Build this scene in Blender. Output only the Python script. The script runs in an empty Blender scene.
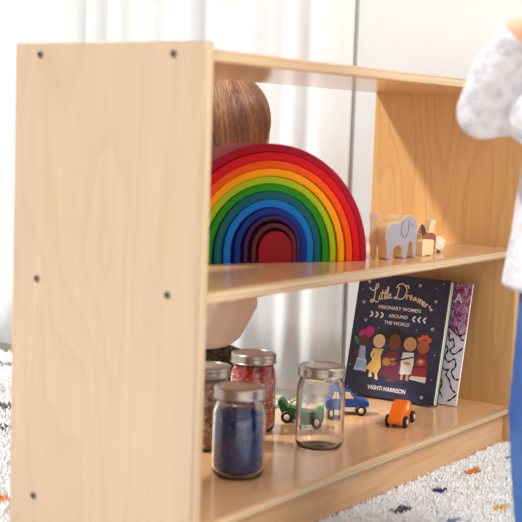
import bpy, bmesh, math, random
from mathutils import Vector, Matrix, noise
random.seed(7)
PI = math.pi
sc = bpy.context.scene
COL = sc.collection

# ------------------------------------------------------------------ helpers
def link(name, me, mat=None, parent=None):
    o = bpy.data.objects.new(name, me)
    COL.objects.link(o)
    if mat is not None:
        for m in (mat if isinstance(mat, (list, tuple)) else [mat]):
            me.materials.append(m)
    if parent is not None:
        o.parent = parent
    return o

def obj(name, bm, mat, parent=None, smooth=False, recalc=True):
    if recalc:
        bmesh.ops.recalc_face_normals(bm, faces=bm.faces)
    me = bpy.data.meshes.new(name)
    bm.to_mesh(me); bm.free()
    if smooth:
        for p in me.polygons: p.use_smooth = True
    return link(name, me, mat, parent)

def tag(o, label=None, cat=None, group=None, kind=None):
    if label: o['label'] = label
    if cat: o['category'] = cat
    if group: o['group'] = group
    if kind: o['kind'] = kind
    return o

def thing(name, label, cat, loc=(0, 0, 0), rotz=0.0, group=None):
    o = bpy.data.objects.new(name, None)
    o.empty_display_size = .02
    COL.objects.link(o)
    o.location = loc; o.rotation_euler = (0, 0, rotz)
    return tag(o, label, cat, group)

def copy_tree(o, parent=None):
    c = o.copy(); COL.objects.link(c)
    if parent is not None: c.parent = parent
    for ch in list(o.children): copy_tree(ch, c)
    return c

def add_box(bm, x0, x1, y0, y1, z0, z1, mi=0):
    vs = [bm.verts.new((x, y, z)) for z in (z0, z1) for y in (y0, y1) for x in (x0, x1)]
    fs = [(0, 2, 3, 1), (4, 5, 7, 6), (0, 1, 5, 4), (2, 6, 7, 3), (0, 4, 6, 2), (1, 3, 7, 5)]
    out = []
    for f in fs:
        fa = bm.faces.new([vs[i] for i in f]); fa.material_index = mi; out.append(fa)
    return out

def box(x0, x1, y0, y1, z0, z1, bev=0.0, seg=2):
    bm = bmesh.new(); add_box(bm, x0, x1, y0, y1, z0, z1)
    if bev:
        bmesh.ops.bevel(bm, geom=list(bm.edges), offset=bev, segments=seg, affect='EDGES', profile=.5)
    return bm

def lathe(bm, prof, n=40, c=(0, 0), mi=0):
    rings = []
    for r, z in prof:
        if r < 1e-6:
            rings.append([bm.verts.new((c[0], c[1], z))])
        else:
            rings.append([bm.verts.new((c[0] + r * math.cos(2 * PI * k / n), c[1] + r * math.sin(2 * PI * k / n), z)) for k in range(n)])
    for a, b in zip(rings, rings[1:]):
        for k in range(n):
            k2 = (k + 1) % n
            if len(a) == 1 and len(b) == 1: continue
            if len(a) == 1: f = bm.faces.new((a[0], b[k2], b[k]))
            elif len(b) == 1: f = bm.faces.new((a[k], a[k2], b[0]))
            else: f = bm.faces.new((a[k], a[k2], b[k2], b[k]))
            f.material_index = mi
    return bm

def tube(bm, pts, r, n=6, mi=0, flat=None):
    """swept tube with capped ends; r is a number or a list"""
    P = [Vector(p) for p in pts]
    rs = r if isinstance(r, (list, tuple)) else [r] * len(P)
    rings = []; up = Vector((0, 0, 1))
    for i, p in enumerate(P):
        t = (P[min(i + 1, len(P) - 1)] - P[max(i - 1, 0)])
        if t.length < 1e-9: t = Vector((1, 0, 0))
        t.normalize()
        s = t.cross(up)
        if s.length < 1e-3: s = t.cross(Vector((1, 0, 0)))
        s.normalize(); w = s.cross(t)
        k2 = flat if flat else 1.0
        rings.append([bm.verts.new(p + s * rs[i] * math.cos(2 * PI * k / n) + w * rs[i] * k2 * math.sin(2 * PI * k / n)) for k in range(n)])
    for a, b in zip(rings, rings[1:]):
        for k in range(n):
            f = bm.faces.new((a[k], a[(k + 1) % n], b[(k + 1) % n], b[k])); f.material_index = mi
    f = bm.faces.new(rings[0][::-1]); f.material_index = mi
    f = bm.faces.new(rings[-1]); f.material_index = mi

def prism(bm, poly, y0, y1, mi_side=0, mi_front=0, mi_back=None):
    """polygon in x,z extruded from y0 to y1"""
    a = [bm.verts.new((x, y0, z)) for x, z in poly]
    b = [bm.verts.new((x, y1, z)) for x, z in poly]
    n = len(poly)
    f = bm.faces.new(a); f.material_index = mi_front
    g = bm.faces.new(b[::-1]); g.material_index = mi_front if mi_back is None else mi_back
    for k in range(n):
        h = bm.faces.new((a[k], b[k], b[(k + 1) % n], a[(k + 1) % n])); h.material_index = mi_side
    return f, g

def smooth_poly(pts, it=2):
    """Chaikin corner cutting of a closed polygon"""
    for _ in range(it):
        q = []
        for i in range(len(pts)):
            a, b = pts[i], pts[(i + 1) % len(pts)]
            q.append((a[0] * .75 + b[0] * .25, a[1] * .75 + b[1] * .25))
            q.append((a[0] * .25 + b[0] * .75, a[1] * .25 + b[1] * .75))
        pts = q
    return pts

def ellipsoid(bm, c, r, u=14, v=9, rot=None):
    M = Matrix.Translation(c) @ (rot.to_4x4() if rot else Matrix.Identity(4)) @ Matrix.Diagonal((*r, 1))
    bmesh.ops.create_uvsphere(bm, u_segments=u, v_segments=v, radius=1, matrix=M)

def unit_sphere(u, v):
    V = [(0, 0, 1)] + [(math.sin(PI * i / v) * math.cos(2 * PI * k / u), math.sin(PI * i / v) * math.sin(2 * PI * k / u), math.cos(PI * i / v)) for i in range(1, v) for k in range(u)] + [(0, 0, -1)]
    F = [(0, 1 + k, 1 + (k + 1) % u) for k in range(u)]
    for i in range(v - 2):
        for k in range(u):
            a, b = 1 + i * u + k, 1 + i * u + (k + 1) % u
            F.append((a, a + u, b + u, b))
    e = len(V) - 1; o = 1 + (v - 2) * u
    F += [(e, o + (k + 1) % u, o + k) for k in range(u)]
    return V, F
USV, USF = unit_sphere(14, 9)

def blob(name, chains, voxel, mat, parent, smooth_it=6):
    """one continuous surface grown over chains of (point, radius or (rx, ry, rz))"""
    V, F = [], []
    def ball(c, r):
        b = len(V)
        V.extend((c.x + x * r.x, c.y + y * r.y, c.z + z * r.z) for x, y, z in USV)
        F.extend(tuple(b + i for i in f) for f in USF)
    for ch in chains:
        ch = [(Vector(p), Vector(r) if isinstance(r, (tuple, list)) else Vector((r, r, r))) for p, r in ch]
        if len(ch) == 1: ball(*ch[0])
        for (p, r), (q, s) in zip(ch, ch[1:]):
            n = max(2, int((q - p).length / (min(min(r), min(s)) * .5)) + 1)
            for i in range(n + 1): ball(p.lerp(q, i / n), r.lerp(s, i / n))
    me = bpy.data.meshes.new(name); me.from_pydata(V, [], F); me.update()
    tmp = bpy.data.objects.new(name, me); COL.objects.link(tmp)
    m = tmp.modifiers.new('r', 'REMESH'); m.mode = 'VOXEL'; m.voxel_size = voxel; m.use_smooth_shade = True
    s = tmp.modifiers.new('s', 'SMOOTH'); s.factor = .5; s.iterations = smooth_it
    dg = bpy.context.evaluated_depsgraph_get(); dg.update()
    out = bpy.data.meshes.new_from_object(tmp.evaluated_get(dg))
    bpy.data.objects.remove(tmp)
    out.name = name
    for p in out.polygons: p.use_smooth = True
    out.materials.clear()
    return link(name, out, mat, parent)

def bevel_mod(o, w, seg=2, ang=40):
    m = o.modifiers.new('bevel', 'BEVEL'); m.width = w; m.segments = seg
    m.limit_method = 'ANGLE'; m.angle_limit = math.radians(ang)
    for p in o.data.polygons: p.use_smooth = True
    n = o.modifiers.new('wn', 'WEIGHTED_NORMAL'); n.keep_sharp = False
    return o

# ------------------------------------------------------------------ materials
def srgb(r, g, b):
    f = lambda c: (c / 255 / 12.92) if c / 255 <= .04045 else ((c / 255 + .055) / 1.055) ** 2.4
    return (f(r), f(g), f(b), 1)

def mat(name, col, rough=.5, metal=0.0, spec=.5, **kw):
    m = bpy.data.materials.new(name); m.use_nodes = True
    b = m.node_tree.nodes['Principled BSDF']
    b.inputs['Base Color'].default_value = col
    b.inputs['Roughness'].default_value = rough
    b.inputs['Metallic'].default_value = metal
    b.inputs['Specular IOR Level'].default_value = spec
    for k, v in kw.items(): b.inputs[k].default_value = v
    return m

class NT:
    def __init__(s, m): s.t = m.node_tree; s.b = s.t.nodes['Principled BSDF']
    def n(s, typ, **kw):
        x = s.t.nodes.new(typ)
        for k, v in kw.items(): setattr(x, k, v)
        return x
    def l(s, a, b): s.t.links.new(a, b)
    def coords(s, scale=(1, 1, 1), rot=(0, 0, 0), out='Object'):
        tc = s.n('ShaderNodeTexCoord'); mp = s.n('ShaderNodeMapping')
        mp.inputs['Scale'].default_value = scale; mp.inputs['Rotation'].default_value = rot
        s.l(tc.outputs[out], mp.inputs['Vector']); return mp.outputs['Vector']
    def noise(s, vec, scale, detail=3, rough=.5, dist=0):
        x = s.n('ShaderNodeTexNoise'); x.inputs['Scale'].default_value = scale; x.inputs['Detail'].default_value = detail
        x.inputs['Roughness'].default_value = rough; x.inputs['Distortion'].default_value = dist
        s.l(vec, x.inputs['Vector']); return x.outputs['Fac']
    def ramp(s, fac, stops):
        r = s.n('ShaderNodeValToRGB'); e = r.color_ramp.elements
        while len(e) < len(stops): e.new(.5)
        for k, (p, c) in enumerate(stops): e[k].position = p; e[k].color = c
        s.l(fac, r.inputs['Fac']); return r.outputs['Color']
    def mix(s, fac, a, b, typ='MIX'):
        x = s.n('ShaderNodeMix', data_type='RGBA', blend_type=typ)
        for sock, v in ((x.inputs[0], fac), (x.inputs[6], a), (x.inputs[7], b)):
            if hasattr(v, 'is_linked'): s.l(v, sock)
            else: sock.default_value = v
        return x.outputs[2]
    def math(s, op, a, b=0.0):
        x = s.n('ShaderNodeMath', operation=op)
        for sock, v in ((x.inputs[0], a), (x.inputs[1], b)):
            if hasattr(v, 'is_linked'): s.l(v, sock)
            else: sock.default_value = v
        return x.outputs[0]
    def bump(s, h, strength=.3, dist=.001):
        x = s.n('ShaderNodeBump'); x.inputs['Strength'].default_value = strength; x.inputs['Distance'].default_value = dist
        s.l(h, x.inputs['Height']); s.l(x.outputs['Normal'], s.b.inputs['Normal'])

def wood(name, grain, light, mid, dark, rough=.42, seed=0.0, figure=.5):
    """birch veneer: fine grain along one axis, soft cathedral figure"""
    m = mat(name, mid, rough); t = NT(m)
    sc_f = {'X': (4, 150, 150), 'Y': (150, 4, 150), 'Z': (150, 150, 4)}[grain]
    sc_c = {'X': (1.6, 9, 9), 'Y': (9, 1.6, 9), 'Z': (9, 9, 1.6)}[grain]
    tc = t.n('ShaderNodeTexCoord'); off = t.n('ShaderNodeVectorMath', operation='ADD')
    off.inputs[1].default_value = (seed, seed * .7, seed * 1.3); t.l(tc.outputs['Object'], off.inputs[0])
    def mp(scale):
        x = t.n('ShaderNodeMapping'); x.inputs['Scale'].default_value = scale
        t.l(off.outputs[0], x.inputs['Vector']); return x.outputs['Vector']
    fine = t.noise(mp(sc_f), 1.0, 4, .6)
    cath = t.noise(mp(sc_c), 1.0, 2, .4, .3)
    rings = t.math('FRACT', t.math('MULTIPLY', cath, 11.0))
    ringc = t.ramp(rings, [(0, (0, 0, 0, 1)), (.55, (.25, .25, .25, 1)), (.9, (1, 1, 1, 1)), (1, (0, 0, 0, 1))])
    base = t.ramp(fine, [(.3, mid), (.7, light)])
    f1 = t.math('MULTIPLY', ringc, figure)
    c = t.mix(f1, base, dark)
    blot = t.noise(mp((3, 3, 3)), 1.0, 2)
    c2 = t.mix(t.math('MULTIPLY', blot, .35), c, mid)
    t.l(c2, t.b.inputs['Base Color'])
    t.bump(fine, .03, .0003)
    return m

M_wood_z = wood('birch_vertical', 'Z', srgb(199, 177, 153), srgb(192, 168, 142), srgb(180, 152, 123), .40, 0.37, .4)  # near panel: same birch, with haze and whiter light put into the paler tint
F_L, F_M, F_D = srgb(222, 181, 122), srgb(212, 166, 105), srgb(187, 134, 76)
M_wood_z2 = wood('birch_vertical_far', 'Z', F_L, F_M, F_D, .38, 3.1, .42)
M_wood_x = wood('birch_lengthwise', 'X', srgb(220, 176, 130), srgb(210, 163, 117), srgb(192, 142, 96), .17, 1.9, .35)
def plyedge(name, vec_axis):
    m = mat(name, srgb(236, 214, 176), .45); t = NT(m)
    v = t.coords({'Z': (3, 3, 420), 'X': (420, 3, 3)}[vec_axis])
    w = t.noise(v, 1.0, 1)
    t.l(t.ramp(w, [(.35, srgb(188, 154, 114)), (.5, srgb(212, 186, 150)), (.8, srgb(218, 196, 164))]), t.b.inputs['Base Color'])
    return m
M_edge_z = plyedge('ply_edge_layers', 'Z')
M_edge_x = plyedge('ply_edge_upright', 'X')
M_pine = wood('toy_wood', 'Z', srgb(242, 218, 172), srgb(234, 205, 154), srgb(214, 178, 122), .55, 5.0, .4)
M_bolt = mat('dull_steel', srgb(120, 112, 106), .4, .85)
M_dark = mat('socket_dark', srgb(35, 28, 26), .6)
M_silver = mat('brushed_lid', srgb(176, 169, 160), .3, .92)
t = NT(M_silver); t.bump(t.noise(t.coords((1, 1, 1)), 900, 2), .12, .0003)
M_white_wall = mat('white_wall', srgb(212, 215, 216), .8)
M_floor = wood('pale_floor', 'X', srgb(225, 205, 175), srgb(214, 190, 158), srgb(190, 160, 125), .4, 8.0, .4)

M_curt = mat('white_curtain', srgb(226, 228, 229), .85)
t = NT(M_curt); t.bump(t.noise(t.coords((700, 700, 700)), 1, 2), .1, .0004)
t.b.inputs['Sheen Weight'].default_value = .1

def glass(name):
    return mat(name, (1, 1, 1, 1), 0.0, 0.0, .5, **{'Transmission Weight': 1.0, 'IOR': 1.47})
M_glass = glass('jar_glass')

# ------------------------------------------------------------------ the setting
RUG_B, PILE = -.0115, .003
bm = bmesh.new(); add_box(bm, -2.2, .976, -2.2, 2.6, -.10, -.015)
tag(obj('floor', bm, M_floor), kind='structure')
bm = bmesh.new(); add_box(bm, .976, 1.08, -2.2, 2.6, -.015, 2.6)
tag(obj('wall_back', bm, M_white_wall), kind='structure')
bm = bmesh.new(); add_box(bm, .966, .976, -2.2, .30, -.015, .07)
tag(obj('baseboard_back', bm, mat('white_paint', srgb(246, 245, 242), .5)), kind='structure')

def curtain(name, y0, y1, x, amp, per, seed, label):
    bm = bmesh.new(); rnd = random.Random(seed)
    ph = [rnd.uniform(0, 6.28) for _ in range(5)]
    ny, nz = 150, 16; rows = []
    for k in range(nz + 1):
        z = .012 + (2.25 - .012) * k / nz; row = []
        for j in range(ny + 1):
            y = y0 + (y1 - y0) * j / ny
            s = (y - y0) / per * 2 * PI
            a = math.sin(s + ph[0] + .5 * math.sin(.37 * s + ph[1]))
            fold = amp * (.8 * a + .28 * math.sin(1.7 * s + ph[2]) + .5 * math.sin(.43 * s + ph[3]))
            sw = .004 * math.sin(2.2 * z + ph[4] + y * 5)
            e = math.exp(-(y - y0) / .035)
            row.append(bm.verts.new((x + (fold * (1.0 - .25 * z / 2.2) + sw) * (1 - e) + .017 * e, y, z)))
        rows.append(row)
    for a, b in zip(rows, rows[1:]):
        for j in range(ny): bm.faces.new((a[j], a[j + 1], b[j + 1], b[j]))
    o = obj(name, bm, M_curt, None, True)
    s = o.modifiers.new('solid', 'SOLIDIFY'); s.thickness = .0015
    return tag(o, label, 'curtain', None)
curtain('curtain', .385, 1.03, .955, .0095, .085, 3, 'white folded curtain hanging behind the wooden shelf and rainbow')
curtain('curtain', 1.034, 1.85, .948, .007, .15, 9, 'smoother white curtain at far left beyond the near shelf panel')

# ------------------------------------------------------------------ bookcase
L, T, H, D = .9043, .0175, .610, .2879
ZT0, ZT1, ZM0, ZM1, ZB0, ZB1 = .5873, .6016, .3170, .3322, .0488, .0626
bc = thing('bookcase', 'pale birch two-tier open bookcase standing on the white shag rug', 'bookcase', (0, 0, 0))
def panel(x0, x1, m):
    bm = bmesh.new(); add_box(bm, x0, x1, 0, D, RUG_B, H)
    for f in bm.faces:
        f.normal_update()
    bmesh.ops.recalc_face_normals(bm, faces=bm.faces)
    for f in bm.faces:
        if abs(f.normal.y) > .9: f.material_index = 1
    es = [e for e in bm.edges if abs((e.verts[0].co - e.verts[1].co).x) < 1e-6]
    bmesh.ops.bevel(bm, geom=es, offset=.0042, segments=4, affect='EDGES', profile=.5)
    cs = [e for e in bm.edges if abs((e.verts[0].co - e.verts[1].co).x) > T * .5 and e.verts[0].co.z > .5 and abs(e.calc_face_angle(0)) > .6]
    if cs: bmesh.ops.bevel(bm, geom=cs, offset=.002, segments=2, affect='EDGES')
    o = obj('side_panel', bm, [m, M_edge_x], bc, True)
    n = o.modifiers.new('wn', 'WEIGHTED_NORMAL')
    return o
pn = panel(0, .0205, M_wood_z); pf = panel(L - T, L, M_wood_z2)
def bolt(par, x, y, z, sgn):
    bm = bmesh.new()
    lathe(bm, [(0, 0), (.0042, 0), (.0045, .0006), (.0036, .0016), (.0022, .0017), (.002, .0006), (0, .0004)], 20)
    for f in bm.faces:
        if all((v.co.x ** 2 + v.co.y ** 2) < .0023 ** 2 for v in f.verts) and f.calc_center_median().z > .0003: f.material_index = 1
    bm.transform(Matrix.Translation((x, y, z)) @ Matrix.Rotation(sgn * PI / 2, 4, 'Y'))
    obj('bolt', bm, [M_bolt, M_dark], par, True)
for z in (.5957, .3261, .0559):
    for y in (.0427, D - .0427):
        bolt(pn, 0, y, z, -1); bolt(pf, L, y, z, 1)
def shelf(z0, z1):
    bm = bmesh.new(); add_box(bm, .0205, L - T, .0008, D - .001, z0, z1)
    bmesh.ops.recalc_face_normals(bm, faces=bm.faces)
    for f in bm.faces:
        if abs(f.normal.y) > .9: f.material_index = 1
    es = [e for e in bm.edges if abs((e.verts[0].co - e.verts[1].co).x) > .5]
    bmesh.ops.bevel(bm, geom=es, offset=.0032, segments=3, affect='EDGES', profile=.5)
    o = obj('shelf_board', bm, [M_wood_x, M_edge_z], bc, True)
    o.modifiers.new('wn', 'WEIGHTED_NORMAL')
shelf(ZT0, ZT1); shelf(ZM0, ZM1); shelf(ZB0, ZB1)
obj('kick_board', box(.0205, L - T, .0115, .027, RUG_B + .001, ZB0, .001), M_wood_x, bc)
obj('kick_board', box(.0205, L - T, D - .027, D - .0115, RUG_B + .001, ZB0, .001), M_wood_x, bc)

# ------------------------------------------------------------------ rainbow: twelve nested arches
RB = [('crimson', (160, 4, 36)), ('red', (204, 8, 22)), ('orange', (232, 78, 6)), ('amber', (238, 150, 2)),
      ('lime green', (156, 176, 12)), ('grass green', (32, 130, 18)), ('teal', (16, 88, 96)), ('sky blue', (10, 108, 186)),
      ('navy blue', (14, 46, 124)), ('purple', (60, 28, 82)), ('brown plum', (88, 38, 44)), ('dark red', (140, 18, 26))]
R_ = [.160, .1472, .1344, .1216, .1087, .0959, .0831, .0701, .0564, .0443, .0349, .0261]
C_ = [.0158, .0172, .0174, .0168, .0156, .0158, .0162, .0173, .0198, .0222, .0251, .0270]
H_ = [.1645, .1530, .1415, .1306, .1196, .1094, .0991, .0879, .0762, .0659, .0549, .0440]
rbo, rba = Vector((.3218, .1407, ZM1)), math.radians(-27.98)
rbe, rbb = Vector((math.cos(rba), math.sin(rba), 0)), Vector((-math.sin(rba), math.cos(rba), 0))
LAB = ['outermost crimson arch of the wooden rainbow, the largest', 'red arch just inside the crimson arch of the wooden rainbow',
       'orange wooden arch between the red and amber arches', 'amber yellow wooden arch of the rainbow between orange and lime',
       'lime green wooden arch of the rainbow between amber and grass green', 'grass green wooden arch of the rainbow around the teal one',
       'teal wooden arch of the rainbow between green and sky blue', 'sky blue wooden arch of the rainbow around the navy one',
       'navy blue wooden arch of the rainbow around the purple one', 'purple wooden arch of the rainbow inside the navy arch',
       'narrow brown plum arch around the solid dark red block', 'solid dark red half-round block at the centre of the wooden rainbow']
for i in range(12):
    Ro, st = R_[i], H_[i] - R_[i]
    n = 48
    outer = [(Ro, 0)] + [(Ro * math.cos(PI * k / n), st + Ro * math.sin(PI * k / n)) for k in range(n + 1)] + [(-Ro, 0)]
    if i < 11:
        th = min(R_[i] - R_[i + 1] - abs(C_[i] - C_[i + 1]) - .0005, H_[i] - H_[i + 1] - .0005)
        Ri = Ro - th
        inner = [(-Ri, 0)] + [(Ri * math.cos(PI - PI * k / n), st + Ri * math.sin(PI - PI * k / n)) for k in range(n + 1)] + [(Ri, 0)]
        bm = bmesh.new(); m = len(outer)
        vo = [[bm.verts.new((x, y, z)) for x, z in outer] for y in (0, .070)]
        vi = [[bm.verts.new((x, y, z)) for x, z in inner[::-1]] for y in (0, .070)]
        for k in range(m - 1):
            bm.faces.new((vo[0][k], vo[0][k + 1], vi[0][k + 1], vi[0][k])); bm.faces.new((vo[1][k], vi[1][k], vi[1][k + 1], vo[1][k + 1]))
            bm.faces.new((vo[0][k], vo[1][k], vo[1][k + 1], vo[0][k + 1])); bm.faces.new((vi[0][k], vi[0][k + 1], vi[1][k + 1], vi[1][k]))
        for k in (0, m - 1): bm.faces.new((vo[0][k], vi[0][k], vi[1][k], vo[1][k]))
    else:
        bm = bmesh.new(); prism(bm, outer, 0, .070)
    c = srgb(*RB[i][1])
    mt = mat('stain_' + RB[i][0].replace(' ', '_'), c, .58, spec=.16); t = NT(mt)
    nz = t.noise(t.coords((14, 160, 14)), 1.0, 3)
    t.l(t.mix(t.math('MULTIPLY', nz, .35), c, tuple(v * .72 for v in c[:3]) + (1,)), t.b.inputs['Base Color'])
    o = obj('rainbow_arch', bm, mt, None)
    o.location = rbo + rbe * C_[i]; o.rotation_euler = (0, 0, rba)
    bevel_mod(o, .0011, 2, 50)
    tag(o, LAB[i], 'toy block', 'nested wooden rainbow pieces on the middle shelf')

# ------------------------------------------------------------------ wooden animals
def sil(pts, k=1.0):
    return smooth_poly([(x * k, z * k) for x, z in pts], 2)
M_grey = mat('grey_paint', srgb(158, 152, 164), .6)
M_brown = mat('brown_paint', srgb(150, 88, 62), .6)
M_mane = mat('dark_mane', srgb(84, 40, 30), .6)
def animal(name, label, poly, thick, loc, rotz, face_mat, parts=()):
    a = thing(name, label, 'toy animal', loc, rotz, 'little wooden animals on the middle shelf')
    bm = bmesh.new(); prism(bm, poly, 0, thick, 0, 0)
    b = obj('body', bm, M_pine, a); bevel_mod(b, .0008, 2, 40)
    for nm, pl, m, lift in parts:
        bm = bmesh.new(); prism(bm, pl, -lift, .0002 if lift < .003 else .002, 0, 0)
        obj(nm, bm, m, a)
    return a
def shrink(poly, d):
    cx = sum(p[0] for p in poly) / len(poly); out = []
    n = len(poly); area = sum(poly[i][0] * poly[(i + 1) % n][1] - poly[(i + 1) % n][0] * poly[i][1] for i in range(n))
    s = 1 if area > 0 else -1
    for i in range(n):
        a, b, c = Vector(poly[i - 1]), Vector(poly[i]), Vector(poly[(i + 1) % n])
        t_ = (c - a); t_ = t_.normalized() if t_.length > 1e-9 else Vector((1, 0))
        out.append((b.x - s * t_.y * d, b.y + s * t_.x * d))
    return out
eleph = sil([(0, .0), (0, .012), (-.004, .028), (-.0045, .040), (0, .049), (.008, .053), (.022, .0535), (.031, .055), (.038, .061), (.046, .064),
             (.057, .0635), (.066, .056), (.070, .043), (.0705, .020), (.0705, 0), (.0635, 0), (.062, .012), (.059, .025), (.053, .026), (.050, .016),
             (.049, 0), (.036, 0), (.036, .012), (.033, .020), (.024, .0205), (.017, .018), (.0125, .010), (.0125, 0)])
ex, ey = .5170, .0470
ang = math.atan2(.0356 - .048, .5901 - .5152)
ear = sil([(.031, .036), (.032, .050), (.036, .058), (.043, .061), (.049, .056), (.050, .046), (.046, .036), (.042, .030)])
eye = [(.0575 + .0013 * math.cos(k * PI / 6), .0495 + .0013 * math.sin(k * PI / 6)) for k in range(12)]
earline = []
el = animal('wooden_elephant', 'grey painted wooden elephant standing beside the rainbow', eleph, .017, (ex, ey, ZM1), ang, M_grey,
            [('painted_face', shrink(eleph, .0007), M_grey, .0003), ('eye', eye, M_dark, .0006)])
bm = bmesh.new()
tube(bm, [(x, -.0006, z) for x, z in ear[14:] + ear[:7]], .00045, 6)
obj('ear_line', bm, mat('ear_outline', srgb(96, 88, 100), .6), el)
# plain animal seen from its end beside the rainbow: blocky legs, slim neck, wide head
gir = sil([(0, 0), (0, .020), (-.002, .026), (.000, .040), (.001, .056), (-.003, .066), (.003, .073), (.012, .072), (.024, .064), (.024, .060),
           (.012, .058), (.011, .046), (.014, .034), (.030, .031), (.036, .024), (.037, 0), (.029, 0), (.028, .014), (.010, .015), (.009, 0)])
g = animal('wooden_animal', 'tall slim unpainted wooden animal seen end-on against the rainbow',
           sil([(-.0048, 0), (-.0048, .0185), (-.0068, .0195), (-.0066, .034), (-.0052, .048), (-.0078, .057), (-.0074, .0665), (0, .0685), (.0074, .0675), (.0080, .058), (.0054, .050), (.0062, .034), (.0068, .0195), (.0048, .0185), (.0048, 0)]),
           .010, (.5245, .0740, ZM1), math.radians(-59), None,
           [('muzzle_patch', sil([(-.0064, .0570), (-.0066, .0655), (0, .0675), (.0066, .0665), (.0068, .0580), (0, .0550)]), mat('pinkish_paint', srgb(226, 190, 172), .6), .0003)])
g2 = animal('wooden_animal', 'pale unpainted wooden animal mostly hidden behind the grey elephant',
            sil([(0, 0), (0, .018), (-.003, .030), (.000, .042), (.006, .047), (.010, .056), (.020, .0625), (.034, .0625), (.044, .054), (.050, .040), (.050, 0), (.040, 0), (.038, .012), (.014, .012), (.012, 0)]),
            .014, (.5500, .0665, ZM1), ang, None)
hz = sil([(.050, 0), (.051, .012), (.053, .024), (.050, .031), (.040, .034), (.026, .034), (.019, .039), (.014, .047), (.008, .049), (.000, .040), (-.004, .033),
          (.000, .030), (.008, .032), (.011, .026), (.011, 0), (.018, 0), (.020, .014), (.036, .014), (.038, .008), (.036, 0)])
hr = animal('wooden_horse', 'brown wooden horse with dark mane behind the small plain block', hz, .014, (.6290, .0560, ZM1), math.radians(-6), None,
            [('painted_face', shrink(hz, .0012), M_brown, .0003), ('mane', sil([(.004, .046), (.012, .047), (.021, .038), (.020, .030), (.010, .029), (.010, .038)]), M_mane, .0006)])
tag(animal('wooden_animal', 'small flat-topped plain wooden animal between elephant and brown horse', [(0, 0), (0, .0225), (.002, .0245), (.014, .025), (.029, .0245), (.030, .022), (.030, 0), (.022, 0), (.021, .0012), (.009, .0012), (.008, 0)],
           .011, (.6120, .0385, ZM1), math.radians(-8), None))
animal('wooden_animal', 'pale plain wooden animal whose raised end shows above the brown horse',
       sil([(.0, 0), (0, .018), (.004, .028), (.008, .031), (.008, .036), (.012, .044), (.014, .0495), (.027, .050), (.028, .046), (.024, .038), (.022, .032), (.030, .024), (.031, 0)]),
       .012, (.6960, .0760, ZM1), math.radians(-6), None)
sh = thing('wooden_animal', 'small whitish rounded wooden animal at the right end of the animal row', 'toy animal', (.6900, .0565, ZM1), math.radians(-14), 'little wooden animals on the middle shelf')
bm = bmesh.new(); prism(bm, sil([(0, 0), (-.004, .006), (-.005, .014), (-.002, .022), (.006, .026), (.018, .024), (.024, .016), (.022, .006), (.018, 0), (.014, 0), (.012, .005), (.006, .005), (.004, 0)]), 0, .012)
bevel_mod(obj('body', bm, M_pine, sh), .001, 2)
bm = bmesh.new()
for k in range(16):
    a = 2 * PI * k / 16
    ellipsoid(bm, Vector((.010 + .0105 * math.cos(a), -.0006, .0135 + .0075 * math.sin(a))), (.0030, .0012, .0030), 8, 6)
ellipsoid(bm, Vector((.010, -.0006, .0135)), (.009, .0014, .007), 10, 6)
obj('fleece', bm, mat('white_fleece', srgb(232, 222, 204), .8), sh, True)

# ------------------------------------------------------------------ jars
def jar_meshes():
    r = .0352
    outer = [(0, .0), (r * .80, .0), (r * .93, .0025), (r, .009), (r, .078), (r * .985, .086), (r * .92, .094), (r * .865, .0985), (r * .865, .112)]
    inner = [(r * .865 - .0022, .112), (r * .865 - .0022, .0985), (r * .92 - .0024, .093), (r - .003, .085), (r - .0026, .078), (r - .0026, .012), (r * .88, .0046), (0, .0036)]
    def fine(p):
        return p
    bm = bmesh.new(); lathe(bm, outer + inner, 48)
    bm.normal_update(); bmesh.ops.recalc_face_normals(bm, faces=bm.faces)
    g = bpy.data.meshes.new('glass_body'); bm.to_mesh(g); bm.free()
    for p in g.polygons: p.use_smooth = True
    rl = r * .955
    band = [(rl - .0012, .1040), (rl + .0006, .1040), (rl + .0012, .1046), (rl + .0008, .1054), (rl - .0006, .1060), (rl + .0006, .1068), (rl - .0003, .108), (rl + .0006, .1094), (rl - .0003, .1108),
            (rl + .0004, .1125), (rl + .0004, .1172), (rl - .0006, .1187), (rl - .0035, .1192), (rl - .0042, .1186), (rl - .0045, .1168), (rl - .0016, .1160), (rl - .0012, .1040)]
    bm = bmesh.new(); lathe(bm, band, 48)
    bmesh.ops.recalc_face_normals(bm, faces=bm.faces)
    b = bpy.data.meshes.new('lid_band'); bm.to_mesh(b); bm.free()
    d = [(0, .1184), (rl * .7, .1184), (rl * .74, .1179), (rl - .0046, .1179), (rl - .0046, .1166), (0, .1166)]
    bm = bmesh.new(); lathe(bm, d, 48); bmesh.ops.recalc_face_normals(bm, faces=bm.faces)
    dm = bpy.data.meshes.new('lid_disc'); bm.to_mesh(dm); bm.free()
    for me in (b,):
        for p in me.polygons: p.use_smooth = True
    g.materials.append(M_glass); b.materials.append(M_silver); dm.materials.append(M_silver)
    return g, b, dm
G, B, DM = jar_meshes()
def make_jar(loc, label):
    j = thing('mason_jar', label, 'jar', loc, 0, 'glass jars with silver screw lids')
    link('glass_body', G, None, j); bnd = link('screw_lid', B, None, j); link('lid_disc', DM, None, bnd)
    return j
JB, JR, JW, JC = (.2265, .0965), (.4480, .2290), (.3150, .2170), (.4310, .0980)
j0 = make_jar((*JB, ZB1), 'glass jar of dark blue grains with dull grey lid, nearest the front')
for (x, y), lab in ((JR, 'glass jar full of red glittering pieces behind the blue jar'),
                    (JW, 'glass jar of beige pieces half hidden behind the near shelf panel'),
                    (JC, 'empty clear glass jar standing apart in front of the cars')):
    c = copy_tree(j0); c.location = (x, y, ZB1); c['label'] = lab
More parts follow.
